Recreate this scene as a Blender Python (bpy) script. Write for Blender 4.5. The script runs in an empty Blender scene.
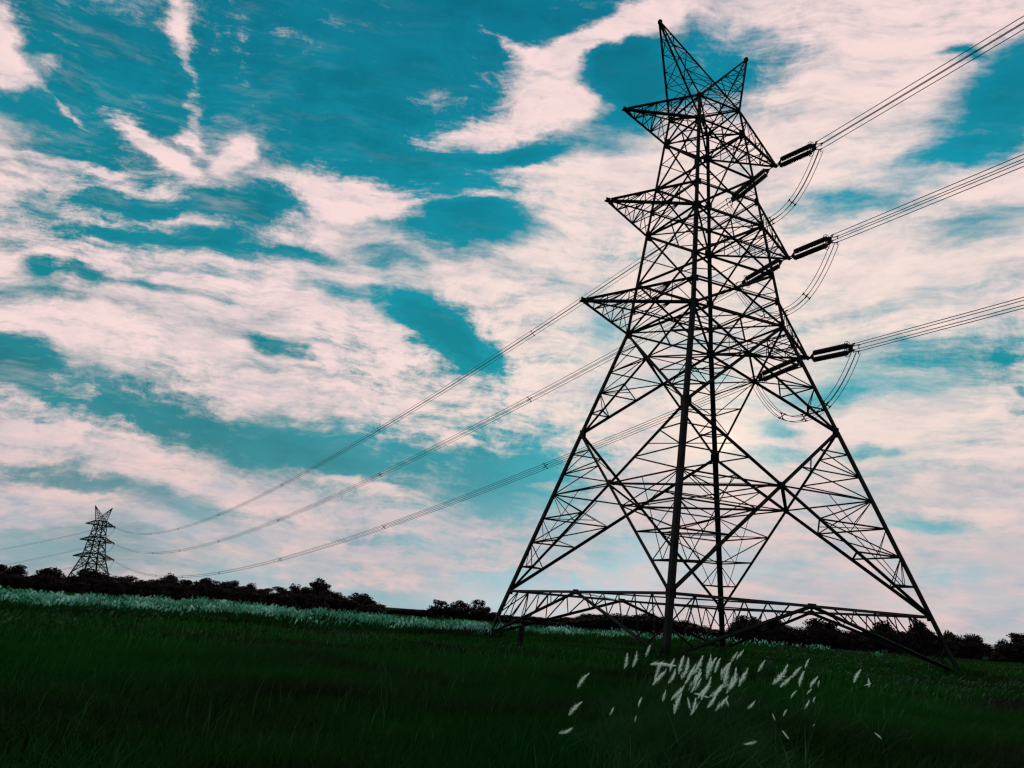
import bpy, math, random
import numpy as np
from mathutils import Vector, Matrix, Quaternion

random.seed(7)
rng = np.random.default_rng(11)
sc = bpy.context.scene
COL = sc.collection
R = math.radians

# ------------------------------------------------------------------ camera geometry
F_PX, PITCH, ROLL, EYE = 797.69, 0.28067, 0.073416, 1.6
CF = Vector((0, math.cos(PITCH), math.sin(PITCH)))
CR0 = Vector((1, 0, 0))
CU0 = Vector((0, -math.sin(PITCH), math.cos(PITCH)))
CR = math.cos(ROLL) * CR0 + math.sin(ROLL) * CU0
CU = -math.sin(ROLL) * CR0 + math.cos(ROLL) * CU0
CAM = Vector((0, 0, EYE))


def ray(px, py):
    """direction of a picture point, scaled so that its forward component is 1"""
    return CF + CR * ((px - 512) / F_PX) + CU * ((384 - py) / F_PX)


def at_dist(px, py, d):
    """point on the ray of a picture point at horizontal distance d"""
    r = ray(px, py)
    return CAM + r * (d / math.hypot(r.x, r.y))


def horizon_y(px):
    return 384 + F_PX * math.tan(PITCH) / math.cos(ROLL) + math.tan(ROLL) * (px - 512)


def terrain(x, y):
    d = math.hypot(x, y)
    t = min(1, max(0, (d - 330) / 90))
    return -7.95 * t * t * (3 - 2 * t)


cam_d = bpy.data.cameras.new('camera')
cam = bpy.data.objects.new('camera', cam_d)
COL.objects.link(cam)
sc.camera = cam
cam_d.sensor_width = 36
cam_d.lens = 36 * F_PX / 1024
cam_d.clip_start = 0.1
cam_d.clip_end = 6000
cam.matrix_world = Matrix(((CR.x, CU.x, -CF.x, CAM.x), (CR.y, CU.y, -CF.y, CAM.y),
                           (CR.z, CU.z, -CF.z, CAM.z), (0, 0, 0, 1)))


# ------------------------------------------------------------------ helpers
class MB:
    def __init__(s):
        s.v, s.f = [], []

    def add(s, vs, fs):
        n = len(s.v)
        s.v += [tuple(p) for p in vs]
        s.f += [tuple(n + i for i in q) for q in fs]

    def box(s, c, sx, sy, sz, ux=Vector((1, 0, 0)), uy=Vector((0, 1, 0)), uz=Vector((0, 0, 1)), taper=1.0):
        c = Vector(c)
        vs = []
        for k, t in ((-1, 1.0), (1, taper)):
            for a, b in ((-1, -1), (1, -1), (1, 1), (-1, 1)):
                vs.append(c + ux * (a * sx / 2 * t) + uy * (b * sy / 2 * t) + uz * (k * sz / 2))
        s.add(vs, [(3, 2, 1, 0), (4, 5, 6, 7), (0, 1, 5, 4), (1, 2, 6, 5), (2, 3, 7, 6), (3, 0, 4, 7)])

    heavy = 1.0

    def angle(s, p, q, a, ref=None):
        """rolled steel angle (L section) of flange a from p to q; its corner faces away from ref"""
        a *= MB.heavy
        p, q = Vector(p), Vector(q)
        d = q - p
        if d.length < 1e-6:
            return
        d.normalize()
        ref = Vector(ref) if ref is not None else Vector((0.31, 0.22, 0.92))
        n = ref - d * ref.dot(d)
        if n.length < 1e-3:
            n = d.orthogonal()
        n.normalize()
        m = d.cross(n)
        e1 = (n + m).normalized()
        e2 = (n - m).normalized()
        t = max(0.012, a * 0.14)
        prof = ((0, 0), (a, 0), (a, t), (t, t), (t, a), (0, a))
        o = -(e1 + e2) * (a * 0.32)
        vs = [base + o + e1 * u + e2 * w for base in (p, q) for u, w in prof]
        fs = [(i, (i + 1) % 6, 6 + (i + 1) % 6, 6 + i) for i in range(6)] + [(5, 4, 3, 2, 1, 0), (6, 7, 8, 9, 10, 11)]
        s.add(vs, fs)

    def tube(s, pts, r, n=6, closed=False, cap=True):
        pts = [Vector(p) for p in pts]
        k = len(pts)
        rs = r if hasattr(r, '__len__') else [r] * k
        vs, fs = [], []
        prev = None
        for i, p in enumerate(pts):
            if closed:
                d = pts[(i + 1) % k] - pts[i - 1]
            else:
                d = pts[min(i + 1, k - 1)] - pts[max(i - 1, 0)]
            d.normalize()
            if prev is None:
                u = d.orthogonal().normalized()
            else:
                u = prev - d * prev.dot(d)
                u.normalize()
            prev = u
            w = d.cross(u)
            for j in range(n):
                t = 2 * math.pi * j / n
                vs.append(p + (u * math.cos(t) + w * math.sin(t)) * rs[i])
        for i in range(k if closed else k - 1):
            for j in range(n):
                a, b = i * n + j, i * n + (j + 1) % n
                c, d_ = ((i + 1) % k) * n + j, ((i + 1) % k) * n + (j + 1) % n
                fs.append((a, b, d_, c))
        if cap and not closed:
            fs.append(tuple(range(n - 1, -1, -1)))
            fs.append(tuple((k - 1) * n + j for j in range(n)))
        s.add(vs, fs)

    def lathe(s, p, d, prof, n=12):
        """prof: (distance along d, radius)"""
        p, d = Vector(p), Vector(d).normalized()
        u = d.orthogonal().normalized()
        w = d.cross(u)
        vs, fs = [], []
        for t, r in prof:
            for j in range(n):
                a = 2 * math.pi * j / n
                vs.append(p + d * t + (u * math.cos(a) + w * math.sin(a)) * r)
        for i in range(len(prof) - 1):
            for j in range(n):
                fs.append((i * n + j, i * n + (j + 1) % n, (i + 1) * n + (j + 1) % n, (i + 1) * n + j))
        fs.append(tuple(range(n - 1, -1, -1)))
        fs.append(tuple((len(prof) - 1) * n + j for j in range(n)))
        s.add(vs, fs)

    def mesh(s, name, mat, smooth=False):
        me = bpy.data.meshes.new(name)
        me.from_pydata(s.v, [], s.f)
        me.materials.append(mat)
        if smooth:
            me.polygons.foreach_set('use_smooth', [True] * len(me.polygons))
        me.update()
        return me

    def build(s, name, mat, parent=None, smooth=False, loc=None):
        return link(s.mesh(name, mat, smooth), name, parent, loc)


def link(me, name, parent=None, loc=None):
    o = bpy.data.objects.new(name, me)
    COL.objects.link(o)
    if parent:
        o.parent = parent
    if loc is not None:
        o.location = loc
    return o


def raw_mesh(name, V, n_per_face, mat):
    """mesh of separate faces: V is (faces*n,3)"""
    V = np.asarray(V, dtype=np.float32).reshape(-1, 3)
    nf = len(V) // n_per_face
    me = bpy.data.meshes.new(name)
    me.vertices.add(len(V))
    me.vertices.foreach_set('co', V.ravel())
    me.loops.add(len(V))
    me.loops.foreach_set('vertex_index', np.arange(len(V), dtype=np.int32))
    me.polygons.add(nf)
    me.polygons.foreach_set('loop_start', np.arange(0, len(V), n_per_face, dtype=np.int32))
    me.polygons.foreach_set('loop_total', np.full(nf, n_per_face, dtype=np.int32))
    me.update()
    me.validate()
    me.materials.append(mat)
    return me


def tag(o, label=None, cat=None, group=None, kind=None):
    if label: o['label'] = label
    if cat: o['category'] = cat
    if group: o['group'] = group
    if kind: o['kind'] = kind
    return o


def empty(name, loc, rz=0.0):
    o = bpy.data.objects.new(name, None)
    COL.objects.link(o)
    o.location = loc
    o.rotation_euler = (0, 0, rz)
    o.empty_display_size = 0.3
    return o


def copy_tree(o, kids, parent=None):
    c = o.copy()
    COL.objects.link(c)
    c.parent = parent
    for ch in kids.get(o, ()):
        copy_tree(ch, kids, c)
    return c


def kid_map():
    m = {}
    for o in bpy.data.objects:
        if o.parent:
            m.setdefault(o.parent, []).append(o)
    return m


# ------------------------------------------------------------------ materials
def new_mat(name):
    m = bpy.data.materials.new(name)
    m.use_nodes = True
    return m, m.node_tree, m.node_tree.nodes['Principled BSDF']


def noise_mat(name, c1, c2, scale=4.0, rough=0.8, metal=0.0, spec=0.3, detail=4, coord='Object', c3=None, lo=.35, hi=.65):
    m, nt, p = new_mat(name)
    tc = nt.nodes.new('ShaderNodeTexCoord')
    nz = nt.nodes.new('ShaderNodeTexNoise')
    nz.inputs['Scale'].default_value = scale
    nz.inputs['Detail'].default_value = detail
    rp = nt.nodes.new('ShaderNodeValToRGB')
    rp.color_ramp.elements[0].position = lo
    rp.color_ramp.elements[0].color = (*c1, 1)
    rp.color_ramp.elements[1].position = hi
    rp.color_ramp.elements[1].color = (*c2, 1)
    if c3:
        e = rp.color_ramp.elements.new((lo + hi) / 2)
        e.color = (*c3, 1)
    nt.links.new(tc.outputs[coord], nz.inputs['Vector'])
    nt.links.new(nz.outputs['Fac'], rp.inputs['Fac'])
    nt.links.new(rp.outputs['Color'], p.inputs['Base Color'])
    p.inputs['Roughness'].default_value = rough
    p.inputs['Metallic'].default_value = metal
    p.inputs['Specular IOR Level'].default_value = spec
    return m


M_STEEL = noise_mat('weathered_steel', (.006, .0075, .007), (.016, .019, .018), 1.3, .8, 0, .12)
M_CABLE = noise_mat('cable_metal', (.035, .036, .036), (.06, .062, .062), 2, .6, 0, .3)
M_INSUL = noise_mat('insulator_porcelain', (.010, .010, .011), (.022, .02, .02), 3, .45, 0, .3)
M_CONC = noise_mat('concrete', (.03, .04, .036), (.07, .085, .08), 5, .9, 0, .2)
M_WOOD = noise_mat('post_wood', (.010, .009, .008), (.025, .02, .018), 6, .9, 0, .1)
M_LEAF = noise_mat('tree_leaf', (.020, .012, .013), (.034, .021, .019), .9, .9, 0, .05)
M_BARK = noise_mat('tree_bark', (.02, .015, .014), (.04, .03, .028), 3, .95, 0, .05)
M_GROUND = noise_mat('grass_ground', (.008, .014, .006), (.005, .045, .006), .09, 1.0, 0, .0, 8, 'Object', (.007, .034, .006), .36, .6)


def translucent_mat(name, c1, c2, scale, mix=.45, lo=.35, hi=.65, c3=None, detail=4):
    m = noise_mat(name, c1, c2, scale, .9, 0, .05, detail, 'Object', c3, lo, hi)
    nt = m.node_tree
    p = nt.nodes['Principled BSDF']
    out = nt.nodes['Material Output']
    tr = nt.nodes.new('ShaderNodeBsdfTranslucent')
    mx = nt.nodes.new('ShaderNodeMixShader')
    mx.inputs[0].default_value = mix
    src = p.inputs['Base Color'].links[0].from_socket
    nt.links.new(src, tr.inputs['Color'])
    nt.links.new(p.outputs[0], mx.inputs[1])
    nt.links.new(tr.outputs[0], mx.inputs[2])
    nt.links.new(mx.outputs[0], out.inputs['Surface'])
    return m


M_GRASS = translucent_mat('grass_blade', (.010, .016, .008), (.004, .052, .005), .16, .3, .36, .60, (.007, .040, .006), 7)
M_GRASS_DRY = translucent_mat('grass_dry_tip', (.03, .06, .045), (.06, .10, .085), .3, .4)
M_PLUME = translucent_mat('grass_plume_hair', (.68, .96, .82), (.86, .98, .93), 9, .5)
M_STALKS = translucent_mat('tall_grass_blade', (.008, .045, .010), (.020, .075, .022), .7, .35)
M_STALK = translucent_mat('grass_stalk', (.02, .08, .03), (.04, .12, .05), 4, .3)
M_REED = translucent_mat('reed_tuft', (.025, .15, .08), (.36, .66, .64), .55, .5, .36, .66, (.07, .32, .20), 6)

# ------------------------------------------------------------------ transmission tower (local: x along the arms, y along the line)
TX, TY, YAW = 13.0658, 52.3979, 0.42601
Z = dict(t=39.05, t_=36.92, i0=33.1, m=31.22, m_=29.29, i1=25.4, l=23.45, l_=21.61, k=14.21, s=3.15, g=0.0)
W = dict(t=1.835, t_=2.03, i0=2.48, m=2.715, m_=2.91, i1=3.36, l=3.585, l_=3.78, k=5.97, s=9.25, g=10.25)
ARM = dict(t=(6.873, 36.96), m=(7.989, 29.30), l=(9.563, 21.533))
HORN = (4.198, 45.76)
LEGS = dict(F=(-1, -1), R=(1, -1), B=(1, 1), L=(-1, 1))
FACES = ('FR', 'RB', 'BL', 'LF')


def node(l, lv):
    a, b = LEGS[l]
    return Vector((a * W[lv], b * W[lv], Z[lv]))


def leg_at(l, z):
    ks = sorted(Z, key=lambda k: Z[k])
    for a, b in zip(ks, ks[1:]):
        if Z[a] - 1e-6 <= z <= Z[b] + 1e-6:
            t = (z - Z[a]) / (Z[b] - Z[a])
            w = W[a] + (W[b] - W[a]) * t
            return Vector((LEGS[l][0] * w, LEGS[l][1] * w, z))


def cross_pt(p1, p2, q1, q2):
    """where two face diagonals meet (they are symmetric about the face's centre line)"""
    w1 = (p1 - q1).length
    w2 = (p2 - q2).length
    return p1.lerp(p2, w1 / (w1 + w2))


def lattice(mb, p0, p1, q0, q1, n, a, ref):
    """zigzag between two chords p0-p1 and q0-q1"""
    for i in range(n):
        t0, t1 = i / n, (i + 1) / n
        if i:
            mb.angle(p0.lerp(p1, t0), q0.lerp(q1, t0), a, ref)
        if i % 2:
            mb.angle(p0.lerp(p1, t0), q0.lerp(q1, t1), a, ref)
        else:
            mb.angle(q0.lerp(q1, t0), p0.lerp(p1, t1), a, ref)


def build_tower(loc, yaw, label, heavy):
    """a lattice pylon in its own axes; heavy scales the steel sections"""
    MB.heavy = heavy
    tower = empty('transmission_tower', loc, yaw)
    tag(tower, label, 'pylon', 'lattice pylons')
    AX = Vector((0, 0, 1))

    for l in 'FRBL':
        a, b = LEGS[l]
        out = Vector((a, b, 0))
        mb = MB()
        mb.angle(node(l, 'g') + Vector((0, 0, -.3)), node(l, 'k'), .30, -out)
        mb.angle(node(l, 'k'), node(l, 'l_'), .27, -out)
        mb.angle(node(l, 'l_'), node(l, 'm_'), .23, -out)
        mb.angle(node(l, 'm_'), node(l, 't'), .19, -out)
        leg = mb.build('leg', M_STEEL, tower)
        ft = MB()
        g = node(l, 'g')
        ft.box(g + Vector((0, 0, .0)), .9, .9, .5, taper=.86)
        ft.box(g + Vector((0, 0, .27)), .55, .55, .04)
        ft.build('footing', M_CONC, leg)
        for lv in ('t', 't_', 'i0', 'm', 'm_', 'i1', 'l', 'l_', 'k', 's'):
            pb = MB()
            s_ = .62 if lv in ('t_', 'm_', 'l_', 'k') else .42
            p = node(l, lv)
            pb.box(p + Vector((-a * .16, b * .03, 0)), s_ * .8, .03, s_)
            pb.box(p + Vector((a * .03, -b * .16, 0)), .03, s_ * .8, s_)
            pb.build('gusset_plate', M_STEEL, leg)

    PANELS = (('t', 't_', .09), ('t_', 'i0', .13), ('i0', 'm_', .13), ('m_', 'i1', .14), ('i1', 'l_', .14), ('l_', 'k', .15), ('k', 's', .165))
    CROSS = {}
    for fc in FACES:
        u, v = fc
        nrm = Vector((LEGS[u][0] + LEGS[v][0], LEGS[u][1] + LEGS[v][1], 0)) * .5
        for hi, lo, a in PANELS:
            for p, q in ((u, v), (v, u)):
                mb = MB()
                off = nrm * (.05 if p == u else -.05)
                mb.angle(node(p, hi) + off, node(q, lo) + off, a, -nrm)
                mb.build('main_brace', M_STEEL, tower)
            CROSS[fc, hi] = cross_pt(node(u, hi), node(v, lo), node(v, hi), node(u, lo))
        for lv, a in (('t', .14), ('t_', .15), ('m', .13), ('m_', .16), ('l', .14), ('l_', .16), ('s', .19)):
            mb = MB()
            mb.angle(node(u, lv) - nrm * .02, node(v, lv) - nrm * .02, a, (0, 0, -1))
            mb.build('horizontal_strut', M_STEEL, tower)
        # K brace under the lowest strut
        mid = (node(u, 's') + node(v, 's')) * .5
        for p in (u, v):
            foot = node(p, 'g').lerp(node(p, 's'), .05)
            mb = MB()
            mb.angle(mid, foot, .145, -nrm)
            mb.build('knee_brace', M_STEEL, tower)
        RD = {}

        def rdm(key):
            return RD.setdefault(key, MB())

        for q_, sx_, sz_ in ((mid, .6, .3), (CROSS[fc, 'k'], .5, .45)):
            pl = MB()
            pl.box(q_, sx_ if nrm.x == 0 else .03, .03 if nrm.x == 0 else sx_, sz_)
            pl.build('gusset_plate', M_STEEL, tower)
        # redundants below the strut
        for p in (u, v):
            rd = rdm(('foot', p))
            foot = node(p, 'g').lerp(node(p, 's'), .05)
            n = 6
            for i in range(1, n):
                st = node(p, 's').lerp(mid, i / n)
                kb = foot.lerp(mid, i / n)
                kb0 = foot.lerp(mid, (i - .5) / n)
                rd.angle(st, kb0, .07, -nrm)
                if i < n - 1:
                    rd.angle(st, foot.lerp(mid, (i + .5) / n), .06, -nrm)
            lp = leg_at(p, 1.6)
            rd.angle(lp, foot.lerp(mid, .18), .07, -nrm)
            rd.angle(node(p, 's').lerp(mid, 1 / n), leg_at(p, 1.6), .06, -nrm)
        # redundants in the two large panels
        for hi, lo, n_lo, n_hi in (('k', 's', 4, 2), ('l_', 'k', 3, 1)):
            c = CROSS[fc, hi]
            for p, q in ((u, v), (v, u)):
                zc = c.z
                rd = rdm((hi, p))
                lc = leg_at(p, zc)
                # lower: leg foot .. crossing level
                prev_l = None
                for i in range(1, n_lo + 1):
                    t = i / n_lo
                    d = node(p, lo).lerp(c, t)
                    ll = leg_at(p, d.z)
                    rd.angle(ll, d, .075, -nrm)
                    l2 = leg_at(p, node(p, lo).lerp(c, (i - 1) / n_lo).z)
                    d2 = node(p, lo).lerp(c, (i - 1) / n_lo)
                    if hi == 'k' and i > 1:
                        rd.angle((l2 + d2) * .5, ll.lerp(d, .5), .045, -nrm)
                        rd.angle((l2 + d2) * .5, ll, .045, -nrm)
                    if i > 1:
                        if i % 2:
                            rd.angle(l2, d, .06, -nrm)
                        else:
                            rd.angle(d2, ll, .06, -nrm)
                for i in range(1, n_hi + 1):
                    t = i / (n_hi + 1)
                    d = node(p, hi).lerp(c, t)
                    ll = leg_at(p, d.z)
                    rd.angle(ll, d, .065, -nrm)
                    l2 = leg_at(p, node(p, hi).lerp(c, (i + 1) / (n_hi + 1)).z)
                    rd.angle(d, l2, .06, -nrm)
        # upper body: struts from leg to the crossings
        for hi, lo, a in PANELS[1:5]:
            c = CROSS[fc, hi]
            for p in (u, v):
                rd = rdm((hi, 'mid'))
                rd.angle(leg_at(p, c.z), c, .06, -nrm)
            if hi in ('i0', 'i1'):
                for p in (u, v):
                    rd = rdm((hi, 'up', p))
                    rd.angle(node(p, hi).lerp(c, .5), leg_at(p, node(p, hi).lerp(c, .5).z - .35), .05, -nrm)
        for q_ in RD.values():
            q_.build('secondary_bracing', M_STEEL, tower)

    # plan bracing
    for lv, a in (('t', .08), ('t_', .10), ('m_', .10), ('l_', .12)):
        mb = MB()
        mb.angle(node('F', lv), node('B', lv), a, (0, 0, -1))
        mb.angle(node('L', lv) + Vector((0, 0, .1)), node('R', lv) + Vector((0, 0, .1)), a, (0, 0, -1))
        mids = [(node(f[0], lv) + node(f[1], lv)) * .5 for f in FACES]
        for i in range(4):
            mb.angle(mids[i], mids[(i + 1) % 4], a * .7, (0, 0, -1))
        mb.build('plan_bracing', M_STEEL, tower)
    for hi, a in (('k', .16), ('l_', .10)):
        mb = MB()
        cs = [CROSS[f, hi] for f in FACES]
        for i in range(4):
            mb.angle(cs[i], cs[(i + 1) % 4], a, (0, 0, -1))
        mb.angle(cs[0] + Vector((0, 0, .12)), cs[2] + Vector((0, 0, .12)), a * .6, (0, 0, -1))
        mb.angle(cs[1], cs[3], a * .6, (0, 0, -1))
        # hip bracing round each leg
        for i, l in enumerate('RBLF'):
            f1, f2 = FACES[i], FACES[(i + 1) % 4]
            lo = 's' if hi == 'k' else 'k'
            n = 4 if hi == 'k' else 3
            for j in range(1, n):
                t = j / n
                a1 = node(l, lo).lerp(CROSS[f1, hi], t)
                a2 = node(l, lo).lerp(CROSS[f2, hi], t)
                mb.angle(a1, a2, .10 if j == n - 2 else .07, (0, 0, -1))
                if j == n - 1:
                    mb.angle(leg_at(l, a1.z), (a1 + a2) * .5, .06, (0, 0, -1))
            for t in (.5,):
                a1 = node(l, hi).lerp(CROSS[f1, hi], t)
                a2 = node(l, hi).lerp(CROSS[f2, hi], t)
                mb.angle(a1, a2, .06, (0, 0, -1))
        mb.build('plan_bracing', M_STEEL, tower)
    mb = MB()
    ms = [(node(f[0], 's') + node(f[1], 's')) * .5 for f in FACES]
    for i in range(4):
        mb.angle(ms[i], ms[(i + 1) % 4], .10, (0, 0, -1))
    mb.build('plan_bracing', M_STEEL, tower)


    for key, up, lo in (('t', 't', 't_'), ('m', 'm', 'm_'), ('l', 'l', 'l_')):
        for side, legs in ((-1, 'FL'), (1, 'RB')):
            tip = Vector((side * ARM[key][0], 0, ARM[key][1]))
            lat = MB()
            rt = {}
            for i, l in enumerate(legs):
                sy = LEGS[l][1]
                rt[l, 'u'], rt[l, 'l'] = node(l, up), node(l, lo)
            tp = {(l, h): tip + Vector((0, LEGS[l][1] * .14, .10 if h == 'u' else -.02)) for l in legs for h in 'ul'}
            n = 5
            A, B = legs
            lattice(lat, rt[A, 'l'], tp[A, 'l'], rt[B, 'l'], tp[B, 'l'], n, .07, (0, 0, -1))
            lattice(lat, rt[A, 'u'], tp[A, 'u'], rt[B, 'u'], tp[B, 'u'], n, .055, (0, 0, 1))
            for l in legs:
                lattice(lat, rt[l, 'u'], tp[l, 'u'], rt[l, 'l'], tp[l, 'l'], n, .055, (0, LEGS[l][1], 0))
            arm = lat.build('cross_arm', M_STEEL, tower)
            for l in legs:
                for h, a in (('u', .13), ('l', .17)):
                    c = MB()
                    c.angle(rt[l, h], tp[l, h], a, (0, -LEGS[l][1], .4))
                    c.build('chord', M_STEEL, arm)
            pb = MB()
            pb.box(tip + Vector((side * .05, 0, 0)), .6, .36, .05)
            pb.box(tip + Vector((side * .12, 0, .06)), .34, .05, .36)
            pb.build('tip_plate', M_STEEL, arm)

    for side in (-1, 1):
        tip = Vector((side * HORN[0], 0, HORN[1]))
        lat = MB()
        near = 'FL' if side < 0 else 'RB'
        far = 'RB' if side < 0 else 'FL'
        tps = {l: tip + Vector((0, LEGS[l][1] * .06, 0)) for l in 'FRBL'}
        order = [near[0], near[1], far[1] if LEGS[far[1]][1] == LEGS[near[1]][1] else far[0]]
        order.append([l for l in far if l not in order][0])
        for i in range(4):
            p, q = order[i], order[(i + 1) % 4]
            lattice(lat, node(p, 't'), tps[p], node(q, 't'), tps[q], 6, .05, (0, 0, 1))
        pk = lat.build('earth_wire_peak', M_STEEL, tower)
        for l in 'FRBL':
            c = MB()
            c.angle(node(l, 't'), tps[l], .12, (0, 0, -1))
            c.build('chord', M_STEEL, pk)
        pb = MB()
        pb.box(tip, .24, .26, .28)
        pb.build('tip_plate', M_STEEL, pk)
    MB.heavy = 1.0
    return tower


tower = build_tower((TX, TY, 0), YAW, 'tall dark steel lattice pylon standing near, filling the right half of the view', 1.0)
FX, FY, FYAW, FZ = -193.609, 393.538, 0.91633, -7.948
far_tower = build_tower((FX, FY, FZ), FYAW, 'small distant steel lattice pylon rising behind the trees at the far left', 2.1)


def tip_world(base, yaw, key, side=1):
    c, s = math.cos(yaw), math.sin(yaw)
    r, z = ARM[key]
    return Vector((base[0] + side * r * c, base[1] + side * r * s, base[2] + z))


T_NEAR = {k: tip_world((TX, TY, 0), YAW, k) for k in 'tml'}
T_FAR = {k: tip_world((FX, FY, FZ), FYAW, k) for k in 'tml'}
SETL = 4.9
PHASE = dict(t='topmost', m='middle', l='lowest')


# ------------------------------------------------------------------ insulator sets (local +x runs away from the arm tip)
def make_insulators():
    root = empty('tension_insulator_set', (0, 0, 0))
    mb = MB()
    mb.tube([(0.0, 0, 0), (.5, 0, 0)], .045, 6)
    mb.tube([(.10 + .09 * math.cos(t), 0, .09 * math.sin(t)) for t in np.linspace(0, 2 * math.pi, 10)[:-1]], .03, 5, True)
    mb.build('shackle_link', M_STEEL, root)
    for x0, x1, h0, h1 in ((.45, .8, .06, .34), (4.15, 4.55, .34, .26)):
        mb = MB()
        mb.add([(x0, -.02, -h0), (x0, -.02, h0), (x1, -.02, h1), (x1, -.02, -h1), (x0, .02, -h0), (x0, .02, h0), (x1, .02, h1), (x1, .02, -h1)],
               [(0, 1, 2, 3), (7, 6, 5, 4), (0, 4, 5, 1), (1, 5, 6, 2), (2, 6, 7, 3), (3, 7, 4, 0)])
        mb.build('yoke_plate', M_STEEL, root)
    for s_ in (-1, 1):
        prof = [(0, .03)]
        x = .06
        for i in range(21):
            prof += [(x, .07), (x + .03, .185), (x + .06, .20), (x + .085, .19), (x + .10, .08)]
            x += .155
        prof += [(x + .05, .03)]
        mb = MB()
        mb.lathe((.78, 0, s_ * .26), (1, 0, 0), prof, 12)
        st = mb.build('insulator_string', M_INSUL, root, smooth=False)
        mb = MB()
        mb.tube([(4.02, .30 * math.sin(t), s_ * .26 + .30 * math.cos(t)) for t in np.linspace(0, 2 * math.pi, 21)[:-1]], .022, 6, True)
        mb.tube([(4.02, 0, s_ * .26 - .3), (4.02, 0, s_ * .26 + .3)], .014, 4)
        mb.build('grading_ring', M_STEEL, st)
    for a in (-1, 1):
        for b in (-1, 1):
            mb = MB()
            mb.tube([(4.5, 0, b * .2), (4.72, a * .225, b * .225), (4.95, a * .225, b * .225)], [.03, .045, .05], 6)
            mb.tube([(4.85, a * .225, b * .225), (4.88, a * .225, b * .225 - .22)], .035, 5)
            mb.build('dead_end_clamp', M_STEEL, root)
    return root


INS_PROTO = make_insulators()
kids = kid_map()
first_ins = [True]


def place_insulators(p, q, label, group):
    o = INS_PROTO if first_ins[0] else copy_tree(INS_PROTO, kids)
    first_ins[0] = False
    d = (q - p).normalized()
    o.location = p
    o.rotation_euler = d.to_track_quat('X', 'Z').to_euler()
    tag(o, label, 'insulator', group)
    return o


def frame_of(d):
    d = d.normalized()
    h = Vector((d.y, -d.x, 0)).normalized()
    return h, d.cross(h) * (1 if d.cross(h).z > 0 else -1)


def bundle(name, path, label, group, spacers=(), r=.026, sp=.225):
    """quad bundle of cables along a path; children: four cables and the spacers"""
    root = empty(name, path[0])
    hs = []
    for i in range(len(path)):
        d = path[min(i + 1, len(path) - 1)] - path[max(i - 1, 0)]
        hs.append(frame_of(d))
    for a in (-1, 1):
        for b in (-1, 1):
            mb = MB()
            pts = [p - path[0] + h * (a * sp) + v * (b * sp) for p, (h, v) in zip(path, hs)]
            mb.tube(pts, r, 5)
            mb.build('cable', M_CABLE, root, True)
    for i in spacers:
        p = path[i] - path[0]
        h, v = hs[i]
        mb = MB()
        c = [p + h * (a * sp) + v * (b * sp) for a, b in ((-1, -1), (1, -1), (1, 1), (-1, 1))]
        for j in range(4):
            mb.tube([p, c[j]], .035, 5)
        for q in c:
            d = h.cross(v)
            mb.tube([q - d * .10, q + d * .10], .055, 6)
        mb.build('spacer', M_STEEL, root)
    tag(root, label, 'power line', group)
    return root


def sag_path(p, q, S, n=160):
    # denser near the camera end
    out = []
    for i in range(n + 1):
        t = (i / n) ** 1.5
        a = p.lerp(q, t)
        out.append(a + Vector((0, 0, -4 * S * t * (1 - t))))
    return out


SAG = dict(t=12.6, m=11.7, l=11.6)
DROOP = dict(t=.55, m=.12, l=.05)
R_DIR = Vector((math.cos(R(-68)), math.sin(R(-68)), 0))
R_Z = dict(t=(-.89, -.063), m=(-.44, -.089), l=(-.53, -.067))   # height of the clamp below the tip, slope beyond
SPACER_X = dict(t=(530, 380, 280, 219, 178, 150), m=(533, 380, 279, 217, 180, 152), l=(543, 383, 281, 219, 183, 155))


def pic_x(p):
    q = p - CAM
    return 512 + F_PX * q.dot(CR) / q.dot(CF)

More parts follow.
